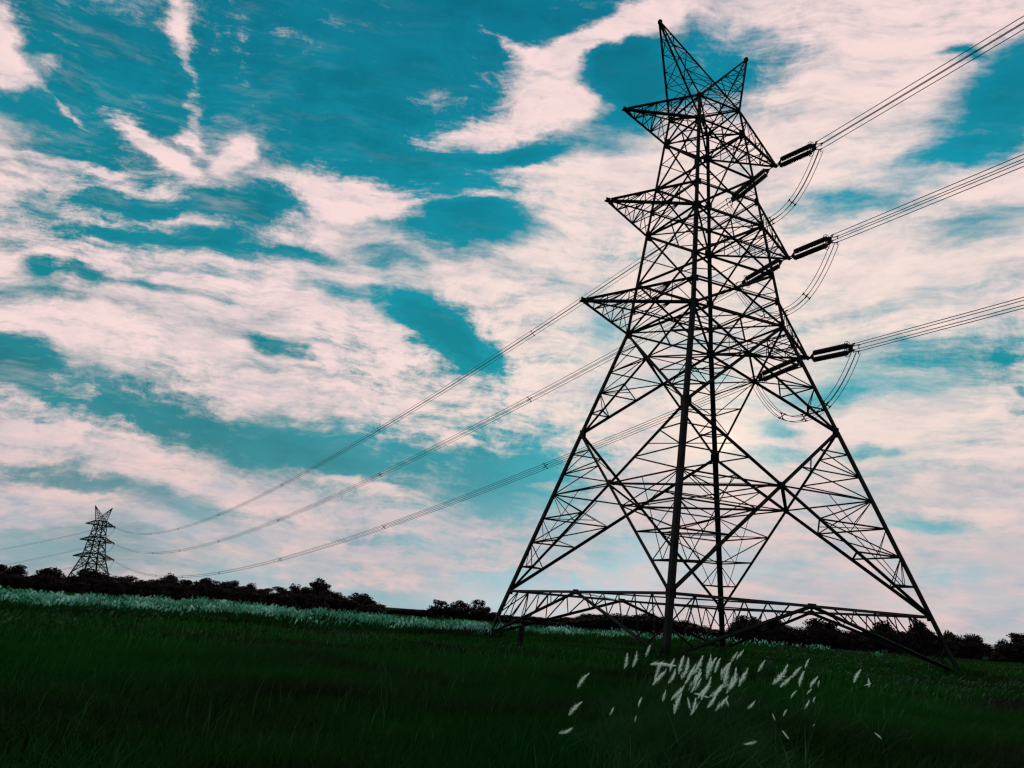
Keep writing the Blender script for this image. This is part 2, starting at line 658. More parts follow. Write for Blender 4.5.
for k in 'tml':
    tn, tf = T_NEAR[k], T_FAR[k]
    # towards the far tower
    dl = (tf - tn)
    L = math.hypot(dl.x, dl.y)
    hd = Vector((dl.x, dl.y, 0)) / L
    slope = dl.z / L - 4 * SAG[k] / L
    endn = tn + hd * SETL + Vector((0, 0, slope * SETL - DROOP[k]))
    endf = tf - hd * SETL + Vector((0, 0, (-dl.z / L - 4 * SAG[k] / L) * SETL))
    place_insulators(tn, endn, f'{PHASE[k]} double insulator string behind the near pylon, pointing at the far pylon', 'insulator sets on the near pylon')
    place_insulators(tf, endf, f'{PHASE[k]} tiny insulator set on the far pylon facing the near pylon', 'insulator sets on the far pylon')
    path = sag_path(endn, endf, SAG[k] * .965)
    sps = [min(range(len(path)), key=lambda i: abs(pic_x(path[i]) - x_)) for x_ in SPACER_X[k]]
    bundle('conductor_bundle', path, f'{PHASE[k]} four-cable line sagging from the near pylon to the far pylon at left', 'power lines between the pylons', sps)
    # towards the near right, out of the frame
    zc, sl = R_Z[k]
    endr = tn + R_DIR * SETL + Vector((0, 0, zc))
    place_insulators(tn, endr, f'{PHASE[k]} double insulator string reaching right from the near pylon into the open sky', 'insulator sets on the near pylon')
    path = []
    for i in range(81):
        s_ = 260 * (i / 80) ** 1.4
        path.append(endr + R_DIR * s_ + Vector((0, 0, sl * s_ - sl / 400 * s_ * s_)))
    bundle('conductor_bundle', path, f'{PHASE[k]} four-cable line leaving the near pylon through the right edge of the view', 'power lines running out at right', [50, 62, 72])
    # jumper loop under the arm
    j0, j1 = endr - R_DIR * .1 + Vector((0, 0, -.35)), endn - hd * .1 + Vector((0, 0, -.35))
    drop = dict(t=3.5, m=3.6, l=3.7)[k]
    path = []
    for i in range(33):
        t = i / 32
        path.append(j0.lerp(j1, t) + Vector((0, 0, -drop * (1 - abs(2 * t - 1) ** 2.3))) + Vector((math.cos(YAW), math.sin(YAW), 0)) * (.0))
    bundle('jumper_loop', path, f'{PHASE[k]} loop of four cables hanging under the right arm of the near pylon', 'jumper loops on the near pylon', [9, 16, 23], .023, .2)
    # far tower: the outgoing side and its loop
    od = Vector((math.sin(-FYAW - .62), math.cos(FYAW + .62), 0))
    ends = tf + od * SETL + Vector((0, 0, -.5))
    place_insulators(tf, ends, f'{PHASE[k]} tiny insulator set on the rear of the far pylon', 'insulator sets on the far pylon')
    nxt = tf + od * 380 + Vector((0, 0, 1.0))
    bundle('conductor_bundle', sag_path(ends, nxt, 32, 60), f'{PHASE[k]} thin line running from the far pylon out of the left edge', 'power lines running out at left', (), .022)
    j0, j1 = endf, ends
    path = [j0.lerp(j1, i / 20) + Vector((0, 0, -4.0 * (1 - abs(i / 10 - 1) ** 2.3) - .2)) for i in range(21)]
    bundle('jumper_loop', path, f'{PHASE[k]} tiny cable loop hanging under the right arm of the far pylon', 'jumper loops on the far pylon', (), .022)

# ------------------------------------------------------------------ ground
mb = MB()
rings = [0, 2, 4, 6, 8, 10, 12, 15, 18, 22, 26, 31, 37, 44, 52, 62, 74, 90, 110, 135, 165, 200, 240, 280, 320, 345, 365, 385, 405, 425, 470, 600, 900, 1500, 2800, 4500]
NA = 144
gv = [(0, 0, 0)]
for r_ in rings[1:]:
    for j in range(NA):
        a = 2 * math.pi * j / NA
        x, y = r_ * math.cos(a), r_ * math.sin(a)
        z = terrain(x, y) + (0.03 * math.sin(x * .9 + y * .35) * math.sin(y * .7 - x * .2) if r_ < 60 else 0)
        gv.append((x, y, z))
gf = [(0, 1 + j, 1 + (j + 1) % NA) for j in range(NA)]
for i in range(len(rings) - 2):
    for j in range(NA):
        a, b = 1 + i * NA + j, 1 + i * NA + (j + 1) % NA
        gf.append((a, a + NA, b + NA, b))
mb.add(gv, gf)
ground = mb.build('ground', M_GROUND, None, True)
tag(ground, 'dark green grass field stretching to the tree line', 'ground', None, 'structure')


# ------------------------------------------------------------------ grass (nobody could count the blades)
def vnoise(x, y, s, seed=0):
    """smooth value noise in numpy"""
    r2 = np.random.default_rng(seed)
    g = r2.random((256, 256))
    u, v = x / s, y / s
    i, j = np.floor(u).astype(int), np.floor(v).astype(int)
    fu, fv = u - i, v - j
    fu, fv = fu * fu * (3 - 2 * fu), fv * fv * (3 - 2 * fv)
    G = lambda a, b: g[a % 256, b % 256]
    return (G(i, j) * (1 - fu) + G(i + 1, j) * fu) * (1 - fv) + (G(i, j + 1) * (1 - fu) + G(i + 1, j + 1) * fu) * fv


def blades(x, y, h, w, lean, base_z=0.0):
    n = len(x)
    az = rng.random(n) * 2 * np.pi
    la = rng.normal(0.35, .5, n)            # mostly leaning to the right, with the wind
    lx = lean * h * (np.cos(la) * .6 + rng.normal(0, .6, n))
    ly = lean * h * (np.sin(la) * .6 + rng.normal(0, .6, n))
    wx, wy = np.cos(az) * w / 2, np.sin(az) * w / 2
    z0 = np.zeros(n) + base_z - .03
    p0 = np.stack([x - wx, y - wy, z0], 1)
    p1 = np.stack([x + wx, y + wy, z0], 1)
    mx, my, mz = x + lx * .35, y + ly * .35, base_z + h * .6
    m0 = np.stack([mx - wx * .8, my - wy * .8, mz], 1)
    m1 = np.stack([mx + wx * .8, my + wy * .8, mz], 1)
    tp = np.stack([x + lx, y + ly, base_z + h * (.98 - .1 * lean)], 1)
    tp2 = tp + np.stack([wx * .15, wy * .15, z0 * 0], 1)
    return np.stack([p0, p1, m1, m0, m0, m1, tp2, tp], 1).reshape(-1, 3)


def scatter(n, d0, d1, half=R(40), power=1.0):
    u = rng.random(n)
    d = (d0 ** power + u * (d1 ** power - d0 ** power)) ** (1 / power)
    a = (rng.random(n) * 2 - 1) * half
    return d * np.sin(a), d * np.cos(a)


x, y = scatter(120000, 3.0, 26, power=1.25)
nz = vnoise(x + 300, y + 300, 2.6, 3) * .6 + vnoise(x + 300, y + 300, .9, 4) * .4
h = .12 + .26 * nz + rng.random(len(x)) * .10
right = np.clip((x + 1 - .02 * y) / 3, 0, 1) * np.clip((y - 7) / 2, 0, 1) * np.clip((15 - y) / 3, 0, 1)
h *= 1 + .7 * right
V1 = blades(x, y, h, .012 + .010 * rng.random(len(x)), .5)
x, y = scatter(90000, 24, 150, power=1.1)
d = np.hypot(x, y)
nz = vnoise(x + 900, y + 900, 9, 5) * .6 + vnoise(x + 900, y + 900, 3, 6) * .4
h = .10 + .34 * nz
V2 = blades(x, y, h, .03 + .0016 * d, .6)
th = rng.normal(.215, .085, 9000)
ds = rng.uniform(7.6, 15.5, 9000)
hs = (.30 + .55 * vnoise(ds * 3 + 40, th * 40 + 40, 1.2, 31) + .15 * rng.random(9000)) * np.exp(-((th - .22) / .15) ** 2)
V3 = blades(ds * np.sin(th), ds * np.cos(th), hs, .012 + .010 * rng.random(9000), .5)
x, y = scatter(2200, 6, 40, power=1.2)
V4 = blades(x, y, .35 + .3 * rng.random(len(x)), .006 + .0006 * np.hypot(x, y), .35)
V5 = []
for a_, b_ in LEGS.values():
    u_, v_ = a_ * W['g'], b_ * W['g']
    fx, fy = TX + u_ * math.cos(YAW) - v_ * math.sin(YAW), TY + u_ * math.sin(YAW) + v_ * math.cos(YAW)
    rr_, aa_ = rng.random(520) ** .6 * 2.0, rng.random(520) * 6.283
    V5.append(blades(fx + rr_ * np.cos(aa_), fy + rr_ * np.sin(aa_), (.95 - .28 * rr_) * rng.uniform(.5, 1.1, 520), .04 + .03 * rng.random(520), .5))
st_ = link(raw_mesh('stalk_grass', np.concatenate([V3, V4]), 4, M_STALKS), 'stalk_grass')
tag(st_, 'taller brighter grass stalks standing through the meadow and round the plumes', 'grass', None, 'stuff')
gr = link(raw_mesh('field_grass', np.concatenate([V1, V2] + V5), 4, M_GRASS), 'field_grass')
tag(gr, 'dark green meadow grass covering the whole field', 'grass', None, 'stuff')

# pale dry seed tips in loose streaks
xs, ys = scatter(9000, 26, 120, power=1.0)
keep = (vnoise(xs * .35 + 50, ys * 1.3 + 50, 4, 9) > .66)
xs, ys = xs[keep], ys[keep]
dd = np.hypot(xs, ys)
hh = .25 + .25 * rng.random(len(xs))
n = len(xs)
ww = .008 + .0004 * dd
ux = rng.normal(0, 1, n); uy = rng.normal(0, 1, n); un = np.hypot(ux, uy); ux /= un; uy /= un
lnx = hh * .35
zb = hh * .72
A0 = np.stack([xs, ys, zb], 1)
A1 = np.stack([xs + lnx * .5 + ux * ww, ys + uy * ww, zb + .05 + hh * .1], 1)
A2 = np.stack([xs + lnx, ys, zb + hh * .30], 1)
A3 = np.stack([xs + lnx * .5 - ux * ww, ys - uy * ww, zb + .05 + hh * .1], 1)
sd = link(raw_mesh('seed_heads', np.stack([A0, A1, A2, A3], 1), 4, M_GRASS_DRY), 'seed_heads')
tag(sd, 'faint pale grass seed heads in loose streaks across the field', 'grass', None, 'stuff')

# ------------------------------------------------------------------ the white tufted reed band before the trees
def reed_faces(X, Y, H, plume_len, plume_w):
    n = len(X)
    out = []
    la = plume_len * (.15 + rng.normal(0, .55, n))
    for k in range(3):
        az = rng.random(n) * 2 * np.pi
        wx, wy = np.cos(az) * plume_w, np.sin(az) * plume_w
        b = np.stack([X, Y, H - plume_len], 1)
        m = np.stack([X + la * .35, Y + rng.normal(0, .05, n), H - plume_len * .5], 1)
        t = np.stack([X + la, Y + rng.normal(0, .08, n), H], 1)
        o = np.stack([wx, wy, 0 * wx], 1)
        out.append(np.stack([b, m + o, t, m - o], 1))
    return np.concatenate(out).reshape(-1, 3)


PX, PD, PH = [], [], []
BAND = [(-60, 46, 62, 1.15, 1), (110, 46, 62, 1.15, 1), (200, 47, 64, 1.22, 1), (300, 47, 63, 1.12, .9), (400, 48, 62, 1.05, .9), (490, 50, 62, 1.0, .8), (505, 60, 74, 1.0, .55),
        (560, 58, 76, 1.05, .75), (600, 60, 80, 1.15, .55), (660, 62, 84, 1.1, .45), (720, 66, 88, 1.1, .3), (780, 70, 92, 1.0, .12), (830, 75, 95, .9, .05)]
N_REED = 16000
cxs = np.array([b[0] for b in BAND], float)
pxs = rng.random(N_REED) * 890 - 60
col = lambda i: np.interp(pxs, cxs, [b[i] for b in BAND])
d0, d1, hm, den = col(1), col(2), col(3), col(4)
bearing = np.array([math.atan2(ray(p, horizon_y(p)).x, ray(p, horizon_y(p)).y) for p in pxs])
dist = d0 + (d1 - d0) * rng.random(N_REED) ** .6
X, Y = dist * np.sin(bearing), dist * np.cos(bearing)
cl = vnoise(X + 500, Y + 500, 3.2, 21) * .5 + vnoise(X + 500, Y + 500, 1.1, 22) * .5
keep = (cl + .45 * (den - .5) + .10 > .46 + .30 * rng.random(N_REED)) & (rng.random(N_REED) < den + .25)
X, Y, hm, cl, dist = X[keep], Y[keep], hm[keep], cl[keep], dist[keep]
H = hm * (.20 + .80 * cl + .28 * rng.random(len(X)) ** 2)
PLV = reed_faces(X, Y, H, .16 + .14 * rng.random(len(X)), .022 + .024 * rng.random(len(X)))
rb = link(raw_mesh('reed_band', PLV, 4, M_REED), 'reed_band')
tag(rb, 'band of pale white-tipped reed grass along the foot of the trees', 'reeds', None, 'stuff')
k = rng.integers(0, len(X), 22000)
LX, LY = X[k] + rng.normal(0, .35, len(k)), Y[k] + rng.normal(0, .35, len(k))
lv = link(raw_mesh('reed_leaf', blades(LX, LY, H[k] * (.45 + .45 * rng.random(len(k))), .05 + .05 * rng.random(len(k)), .45), 4, M_GRASS), 'reed_leaves')
tag(lv, 'dark green leaves at the foot of the white-tipped reed band', 'reeds', None, 'stuff')


# ------------------------------------------------------------------ tussocks standing on the right of the field
def tussock(px, py, d, size, label):
    p = at_dist(px, py, d)
    p.z = 0
    root = empty('grass_tussock', p)
    n = 130
    r_ = size * .5
    a = rng.random(n) * 2 * np.pi
    rr = r_ * np.sqrt(rng.random(n))
    X_, Y_ = rr * np.cos(a) * 1.5, rr * np.sin(a)
    H_ = size * (.55 + .5 * rng.random(n)) * (1 - .35 * rr / r_)
    me = raw_mesh('seed_plume', reed_faces(X_[:26], Y_[:26], H_[:26], size * .35 * np.ones(26), size * .045 * np.ones(26)), 4, M_REED)
    link(me, 'seed_plume', root)
    me = raw_mesh('leaf_clump', blades(X_, Y_, H_ * .8, size * .05 * np.ones(n), .6), 4, M_GRASS)
    link(me, 'leaf_clump', root)
    tag(root, label, 'tussock', 'pale tussocks at the right of the field')


tussock(815, 645, 95, 1.1, 'pale arching tussock standing in front of the trees under the middle of the right strut')
tussock(883, 647, 120, .8, 'pale tussock at the tree foot just left of the dark slanting brace')
tussock(908, 650, 118, .8, 'pale tussock at the tree foot between two thin braces of the right leg')
tussock(879, 655, 85, .8, 'low pale tussock in the open grass left of the slanting brace')
tussock(985, 654, 130, .8, 'lone pale tussock against dark trees right of the pylon leg')
tussock(480, 641, 52, .7, 'low pale tussock beside the foot of the left pylon leg')

# dark post
p = at_dist(519, 647, 40)
p.z = 0
root = empty('field_post', p)
mb = MB()
mb.box((0, 0, .5), .24, .22, 1.1, taper=.9)
mb.build('shaft', M_WOOD, root)
mb = MB()
mb.box((0, 0, 1.075), .29, .27, .05)
mb.box((0, 0, 1.13), .20, .18, .06, taper=.5)
mb.build('cap', M_WOOD, root)
root.rotation_euler = (R(1.5), R(2.5), R(20))
tag(root, 'short dark post standing in the grass beside the left pylon leg', 'post')

# ------------------------------------------------------------------ near feathery plumes
def plume_head(seed):
    r2 = random.Random(seed)
    mb = MB()
    n = 250
    for i in range(n):
        t = i / n
        ax = Vector((.10 * math.sin(t * 2.4 + seed), .05 * math.sin(t * 3 + seed * 2), t))
        rad = .17 * math.sin(math.pi * min(1, t * .93 + .05)) ** .7 * (1.0 - .4 * t) * r2.uniform(.3, 1.6)
        a = r2.uniform(0, 2 * math.pi)
        o = Vector((math.cos(a), math.sin(a), 0))
        tip = ax + o * rad + Vector((.03, 0, r2.uniform(.02, .20)))
        s = Vector((-o.y, o.x, 0)) * r2.uniform(.009, .019)
        mid = ax.lerp(tip, .55)
        mb.add([ax, mid + s, tip, mid - s], [(0, 1, 2, 3)])
    return mb.mesh('plume_head', M_PLUME)


HEADS = [plume_head(s) for s in range(6)]


def near_plume(x0, y0, x1, y1, fat=1.0, label=None, group=None):
    """(x0,y0) feathery tip and (x1,y1) lower end of the head in the picture"""
    ym = (y0 + y1) / 2
    dv = max(16, ym - horizon_y((x0 + x1) / 2))
    ht = random.uniform(.55, .95)
    d = min(16.5, max(7.6, (EYE - ht) * F_PX / dv))
    tip, bot = at_dist(x0, y0, d), at_dist(x1, y1, d)
    ax = tip - bot
    ax += Vector((math.sin(0), 1, 0)) * random.uniform(-.25, .25) * ax.length
    ln = ax.length
    lean = ax.normalized()
    root_p = bot - Vector((lean.x * .25 + random.uniform(-.05, .05), lean.y * .2, 0)) * bot.z
    root_p.z = 0
    root = empty('grass_plume', root_p)
    b = bot - root_p
    mb = MB()
    mid = Vector((b.x * .3, b.y * .3, b.z * .55))
    pts = []
    for i in range(9):
        t = i / 8
        pts.append(mid * (2 * t * (1 - t)) + b * (t * t))
    mb.tube(pts + [b + lean * ln * .5], [.0045] * 9 + [.0025], 5)
    mb.build('stem', M_STALK, root, True)
    hd = link(random.choice(HEADS), 'plume_head', root, b)
    hd.rotation_mode = 'QUATERNION'
    hd.rotation_quaternion = lean.to_track_quat('Z', 'X') @ Quaternion((0, 0, 1), random.uniform(0, 6.28))
    hd.scale = (ln * fat, ln * fat, ln)
    nl = 5
    X_ = rng.normal(0, .05, nl)
    lf = raw_mesh('leaf', blades(X_, rng.normal(0, .05, nl), b.z * (.5 + .4 * rng.random(nl)) + .05, .014 * np.ones(nl), .7), 4, M_STALK)
    link(lf, 'leaf', root)
    tag(root, label, 'grass plume', group)
    return root


G = 'white feathery grass plumes'
A6 = lambda *q: (470 + q[0] / 4, 560 + q[1] / 4, 470 + q[2] / 4, 560 + q[3] / 4)
A7 = lambda *q: (720 + q[0] / 4, 560 + q[1] / 4, 720 + q[2] / 4, 560 + q[3] / 4)
for box, lab in ((A6(470, 462, 428, 515), 'slim white plume standing alone highest on the left of the plume patch'),
                 (A6(443, 575, 398, 628), 'broad white plume, second from the bottom at the left of the patch'),
                 (A6(403, 668, 355, 697), 'white plume bent almost flat at the lower left of the patch'),
                 (A6(632, 380, 612, 435), 'left plume of the upright matching pair left of the front leg'),
                 (A6(660, 372, 648, 432), 'right plume of the upright matching pair left of the front leg'),
                 (A6(722, 345, 700, 388), 'slim plume closest to the foot of the front pylon leg'),
                 (A6(575, 592, 557, 625), 'faint small plume standing alone between the bent plume and the patch'),
                 (A7(252, 688, 280, 715), 'small white plume leaning left beside the bright flattened plume'),
                 (A7(100, 735, 150, 722), 'bright white plume lying flat, lowest in the view'),
                 (A7(558, 445, 540, 495), 'upright plume standing alone far right of the patch'),
                 (A7(580, 500, 607, 492), 'stubby pale plume, left of the two low ones at the far right'),
                 (A7(590, 475, 598, 515), 'stubby pale plume, right of the two low ones at the far right'),
                 (A7(620, 692, 645, 720), 'small white plume leaning left, lowest at the right')):
    near_plume(*box, fat=1.1, label=lab, group=G)
for q in ((685, 552, 675, 592), (665, 625, 657, 648), (770, 440, 735, 505), (810, 415, 720, 425), (815, 440, 795, 498), (780, 525, 770, 570),
          (850, 505, 805, 565), (870, 400, 848, 480), (900, 425, 870, 480), (868, 555, 885, 600), (915, 570, 905, 600), (920, 440, 905, 500),
          (905, 495, 880, 530), (950, 543, 895, 540), (960, 385, 945, 440), (980, 405, 945, 480), (1000, 500, 960, 550), (925, 480, 900, 525), (740, 470, 770, 420)):
    near_plume(*A6(*q), fat=1.05, label='white feathery plume in the dense cluster right below the front pylon leg', group=G)
for i in range(16):
    cx_, cy_ = random.gauss(700, 24), max(666, random.gauss(684, 14))
    ln_, sl_ = random.uniform(11, 19), random.uniform(.15, .75)
    near_plume(cx_ + ln_ * sl_ / 2, cy_ - ln_ / 2, cx_ - ln_ * sl_ / 2, cy_ + ln_ / 2, fat=1.0,
               label='white feathery plume in the dense cluster right below the front pylon leg', group=G)
for q in ((88, 362, 68, 402), (62, 370, 42, 408), (40, 425, 20, 515), (10, 440, 0, 480), (55, 440, 40, 520), (110, 440, 80, 510), (35, 415, 5, 460), (20, 555, 35, 590), (180, 408, 152, 450),
          (135, 565, 108, 597), (30, 500, -10, 520), (48, 470, 35, 510)):
    near_plume(*A7(*q), fat=1.1, label='white feathery plume of the group just right of the back pylon leg', group=G)
for q in ((262, 428, 208, 500), (278, 465, 243, 515), (325, 435, 290, 475), (335, 450, 318, 510), (355, 398, 342, 435), (383, 470, 365, 515), (400, 485, 390, 510), (362, 515, 350, 540), (303, 525, 285, 555),
          (380, 550, 372, 575), (360, 565, 335, 595), (210, 617, 225, 645), (270, 602, 255, 627), (380, 658, 370, 668)):
    near_plume(*A7(*q), fat=1.1, label='white feathery plume of the separate group right of the main cluster', group=G)


# ------------------------------------------------------------------ trees
def tree_proto(kind, seed):
    """crown (leaf-sized faces round clumps) and trunk, about 7 m tall"""
    r2 = np.random.default_rng(seed)
    cl = []
    if kind == 'umbrella':
        for i in range(16):
            a = r2.random() * 6.28
            q = r2.random() ** .5
            cl.append((2.1 * q * math.cos(a), 2.1 * q * math.sin(a), 5.9 - 1.3 * q * r2.random() + .4 * r2.random(), .75 + .4 * r2.random(), .6))
        nleaf = 60
    elif kind == 'dome':
        for i in range(34):
            u = np.abs(r2.normal(0, 1, 3)) * np.array([r2.choice((-1, 1)), r2.choice((-1, 1)), 1])
            u /= np.linalg.norm(u)
            q = r2.random() ** .33
            cl.append((2.7 * q * u[0], 2.7 * q * u[1], .5 + 5.4 * q * u[2], .6 + .5 * r2.random(), .9))
        nleaf = 75
    elif kind == 'lone':
        for i in range(15):
            u = r2.normal(0, 1, 3)
            u /= np.linalg.norm(u)
            q = r2.random() ** .4
            cl.append((2.0 * q * u[0], 2.0 * q * u[1], 5.2 + 1.2 * q * u[2], .62 + .4 * r2.random(), .8))
        nleaf = 70
    elif kind == 'tall':
        for i in range(15):
            z = 1.6 + 4.9 * (i / 14)
            rr = 1.7 * math.sin(math.pi * min(1, .18 + .75 * i / 14)) + .2
            a = r2.random() * 6.28
            cl.append((rr * .7 * math.cos(a), rr * .7 * math.sin(a), z, .75 + .5 * r2.random(), .75))
        nleaf = 120
    else:
        for i in range(30):
            a = r2.random() * 6.28
            z = .35 + 5.95 * r2.random() ** .85
            rr = (2.7 if kind == 'round' else 3.1) * math.sqrt(max(.05, 1 - ((z - 2.3) / 4.6) ** 2))
            q = r2.random() ** .5 * .85
            cl.append((rr * q * math.cos(a), rr * q * math.sin(a), z, .8 + .75 * r2.random(), .85))
        nleaf = 120
    V = []
    for cx, cy, cz, cr, sq in cl:
        u = r2.normal(0, 1, (nleaf, 3))
        u /= np.linalg.norm(u, axis=1)[:, None]
        rad = cr * (.45 + .65 * r2.random(nleaf) ** .6)
        c = np.array([cx, cy, cz]) + u * rad[:, None] * np.array([1, 1, sq])
        d1 = r2.normal(0, 1, (nleaf, 3)); d1 /= np.linalg.norm(d1, axis=1)[:, None]
        d2 = np.cross(d1, r2.normal(0, 1, (nleaf, 3))); d2 /= np.linalg.norm(d2, axis=1)[:, None]
        s = .14 + .16 * r2.random(nleaf)[:, None]
        V.append(np.stack([c - d1 * s, c + d2 * s * .6, c + d1 * s, c - d2 * s * .6], 1))
    crown = raw_mesh('crown', np.concatenate(V), 4, M_LEAF)
    mb = MB()
    top = 5.4 if kind != 'round' else 4.6
    mb.tube([(0, 0, -.2), (.05, .03, top * .4), (-.06, .05, top * .75), (0, 0, top)], [.22, .17, .11, .04], 7)
    for cx, cy, cz, cr, sq in cl[::2]:
        b = min(cz - .4, top * .75)
        b = max(.6, b * .7)
        mb.tube([(0, 0, b), (cx * .5, cy * .5, (b + cz) / 2 + .1), (cx, cy, cz)], [.09, .06, .025], 5)
    return crown, mb.mesh('trunk', M_BARK, True), float(np.concatenate(V).reshape(-1, 3)[:, 2].max())


PROTO = {k: [tree_proto(k, 100 + 17 * i + len(k)) for i in range(n)] for k, n in (('round', 4), ('bush', 3), ('tall', 3), ('umbrella', 1), ('lone', 2), ('dome', 3))}


def tree(px, top_y, base_dist, width_px, kind, label, group=None, name='field_tree'):
    g = at_dist(px, horizon_y(px), base_dist)
    z0 = terrain(g.x, g.y)
    t = at_dist(px, top_y, base_dist)
    h = t.z - z0
    crown, trunk, top = random.choice(PROTO[kind])
    w = 1.15 * width_px / F_PX * base_dist / {'round': 6.4, 'bush': 7.2, 'tall': 4.6, 'umbrella': 5.4, 'lone': 5.6, 'dome': 6.6}[kind]
    o = empty(name, (g.x, g.y, z0), random.uniform(0, 6.28))
    o.scale = (w, w, h / top)
    link(crown, 'crown', o)
    link(trunk, 'trunk', o)
    tag(o, label, 'tree', group)
    return o


PROF = [(-40, 566), (0, 565), (10, 567), (18, 564), (25, 575), (35, 572), (48, 566), (58, 570), (64, 576), (75, 575), (90, 568), (100, 573), (112, 572), (135, 575), (150, 576), (164, 574),
        (168, 572), (176, 577), (200, 577), (206, 578), (212, 582), (225, 580), (245, 583), (270, 586), (288, 586), (295, 584), (306, 586), (332, 589), (345, 593), (356, 595), (367, 594),
        (374, 600), (382, 605), (390, 611)]


def prof_y(x, P=PROF):
    return float(np.interp(x, [p[0] for p in P], [p[1] for p in P]))


GL = 'trees of the dark belt along the left horizon'
tree(17, 564, 170, 18, 'tall', 'tallest tree at the left edge of the view, with a ragged top', GL)
tree(48, 566, 165, 26, 'dome', 'rounded dark tree between the left edge tree and the far pylon', GL)
tree(91, 567.5, 172, 34, 'round', 'broad dark tree directly in front of the far pylon', GL)
tree(168, 571.5, 190, 9, 'lone', 'small tree crown poking out of the belt right of the far pylon', GL)
tree(204, 577, 185, 12, 'tall', 'stubby tree with a square shoulder at the first dip of the belt', GL)
tree(294, 582.5, 180, 11, 'lone', 'small tuft of a tree just left of the round topped lone tree', GL)
tree(318, 577, 180, 24, 'lone', 'round topped tree on a bare trunk standing alone above the belt', GL)
tree(362, 592.5, 185, 30, 'dome', 'domed dark tree at the right end of the left belt', GL)
tree(380, 604, 200, 18, 'bush', 'low bush sloping down at the end of the left belt', GL)
x = -40.0
while x < 372:
    w = random.uniform(17, 27)
    tree(x, prof_y(x) + random.choice((-1.5, 0, 1, 2, 3, 4)), random.uniform(165, 240), w * random.uniform(.6, 1.15), random.choice(('round', 'bush', 'tall', 'round')),
         'dark tree merged into the unbroken belt along the left horizon', GL)
    tree(x + 5, prof_y(x + 5) + random.uniform(5, 9), random.uniform(120, 150), w * .9, 'bush',
         'low dark tree filling the front of the belt along the left horizon', GL)
    x += random.uniform(7.5, 11)
x = 392.0
while x < 432:
    tree(x, 609.0 + (x - 392) * .02 + random.uniform(-1, 1.5), random.uniform(230, 280), random.uniform(12, 18), 'bush',
         'low distant tree in the gap between the left belt and the round clump', 'trees in the gap on the horizon')
    tree(x + 2, 608.3 + (x - 392) * .04 + random.uniform(0, 1), 155, 15, 'bush', 'low dark bush in the gap between the left belt and the round clump', 'trees in the gap on the horizon')
    x += 5.5
GC = 'trees of the clump left of the near pylon'
tree(440, 599.5, 170, 24, 'dome', 'left tree of the dark rounded clump beside the left pylon leg', GC)
tree(460, 599.5, 172, 26, 'dome', 'middle tree of the dark rounded clump beside the left pylon leg', GC)
tree(478, 599, 170, 18, 'dome', 'right tree of the dark rounded clump beside the left pylon leg', GC)
tree(486, 606, 168, 12, 'bush', 'small bush at the right end of the rounded clump', GC)
for px_, ty in ((436, 609), (450, 608), (468, 609), (482, 611), (492, 613)):
    tree(px_, ty - 1.5, 150, 24, 'bush', 'low bush at the foot of the rounded clump', GC)
GT = 'trees seen through the feet of the near pylon'
P2 = [(495, 614), (520, 616), (560, 617), (578, 616), (590, 613), (600, 612.5), (630, 613), (650, 611.5), (668, 618), (678, 619), (690, 620), (700, 624), (712, 629), (724, 629)]
x = 497.0
while x < 722:
    ty = prof_y(x, P2)
    tree(x + 3, ty + random.uniform(3, 6), 150, 20, 'bush', 'low dark bush seen behind the left half of the pylon base', GT)
    tree(x, ty + random.uniform(-.5, 1.5), random.uniform(170, 215) if x > 570 else 230, random.uniform(16, 24), random.choice(('bush', 'round', 'bush')),
         'dark tree seen low behind the left half of the pylon base', GT)
    x += random.uniform(6.5, 9.5)
P3 = [(728, 629), (736, 618), (745, 616), (755, 616), (768, 619), (780, 619), (787, 624), (796, 623), (808, 621.5), (816, 619.5), (826, 619), (838, 625), (848, 628), (858, 629),
      (870, 628), (876, 621), (890, 621), (896, 628), (911, 628), (915, 621), (928, 621), (934, 631), (941, 632), (950, 630), (956, 631), (962, 636.5), (970, 634), (978, 636), (988, 642),
      (997, 644), (1001, 640), (1006, 638), (1012, 641), (1018, 635), (1030, 633), (1060, 634)]
GRR = 'trees of the dark belt along the right horizon'
for px_, ty, w, kd, lab in ((747, 615, 30, 'dome', 'dark rounded tree directly right of the back pylon leg'), (773, 618, 22, 'round', 'lower dark tree next to the one right of the back leg'),
                            (822, 618, 40, 'dome', 'broad domed tree under the middle of the right strut'), (883, 620, 21, 'tall', 'square topped tree under the right end of the strut, left one'),
                            (921, 620, 19, 'tall', 'square topped tree just inside the right pylon leg'), (950, 629.5, 17, 'round', 'round tree just outside the right pylon leg'),
                            (973, 633.5, 22, 'round', 'wide tree sloping down toward the right edge'), (1005, 638, 12, 'round', 'small round tree near the right edge'),
                            (1024, 632.5, 20, 'umbrella', 'taller tree with sky gaps cut by the right edge')):
    tree(px_, ty, random.uniform(135, 165), w, kd, lab, GRR)
x = 731.0
while x < 1070:
    tree(x, prof_y(x, P3) + random.uniform(1, 4), random.uniform(140, 180), random.uniform(12, 18), random.choice(('bush', 'round', 'bush')),
         'dark tree merged into the belt along the right horizon', GRR)
    tree(x + 4, prof_y(x + 4, P3) + random.uniform(6, 10), random.uniform(125, 138), random.uniform(13, 18), 'bush',
         'low dark bush filling the front of the belt along the right horizon', GRR)
    x += random.uniform(6.5, 9)

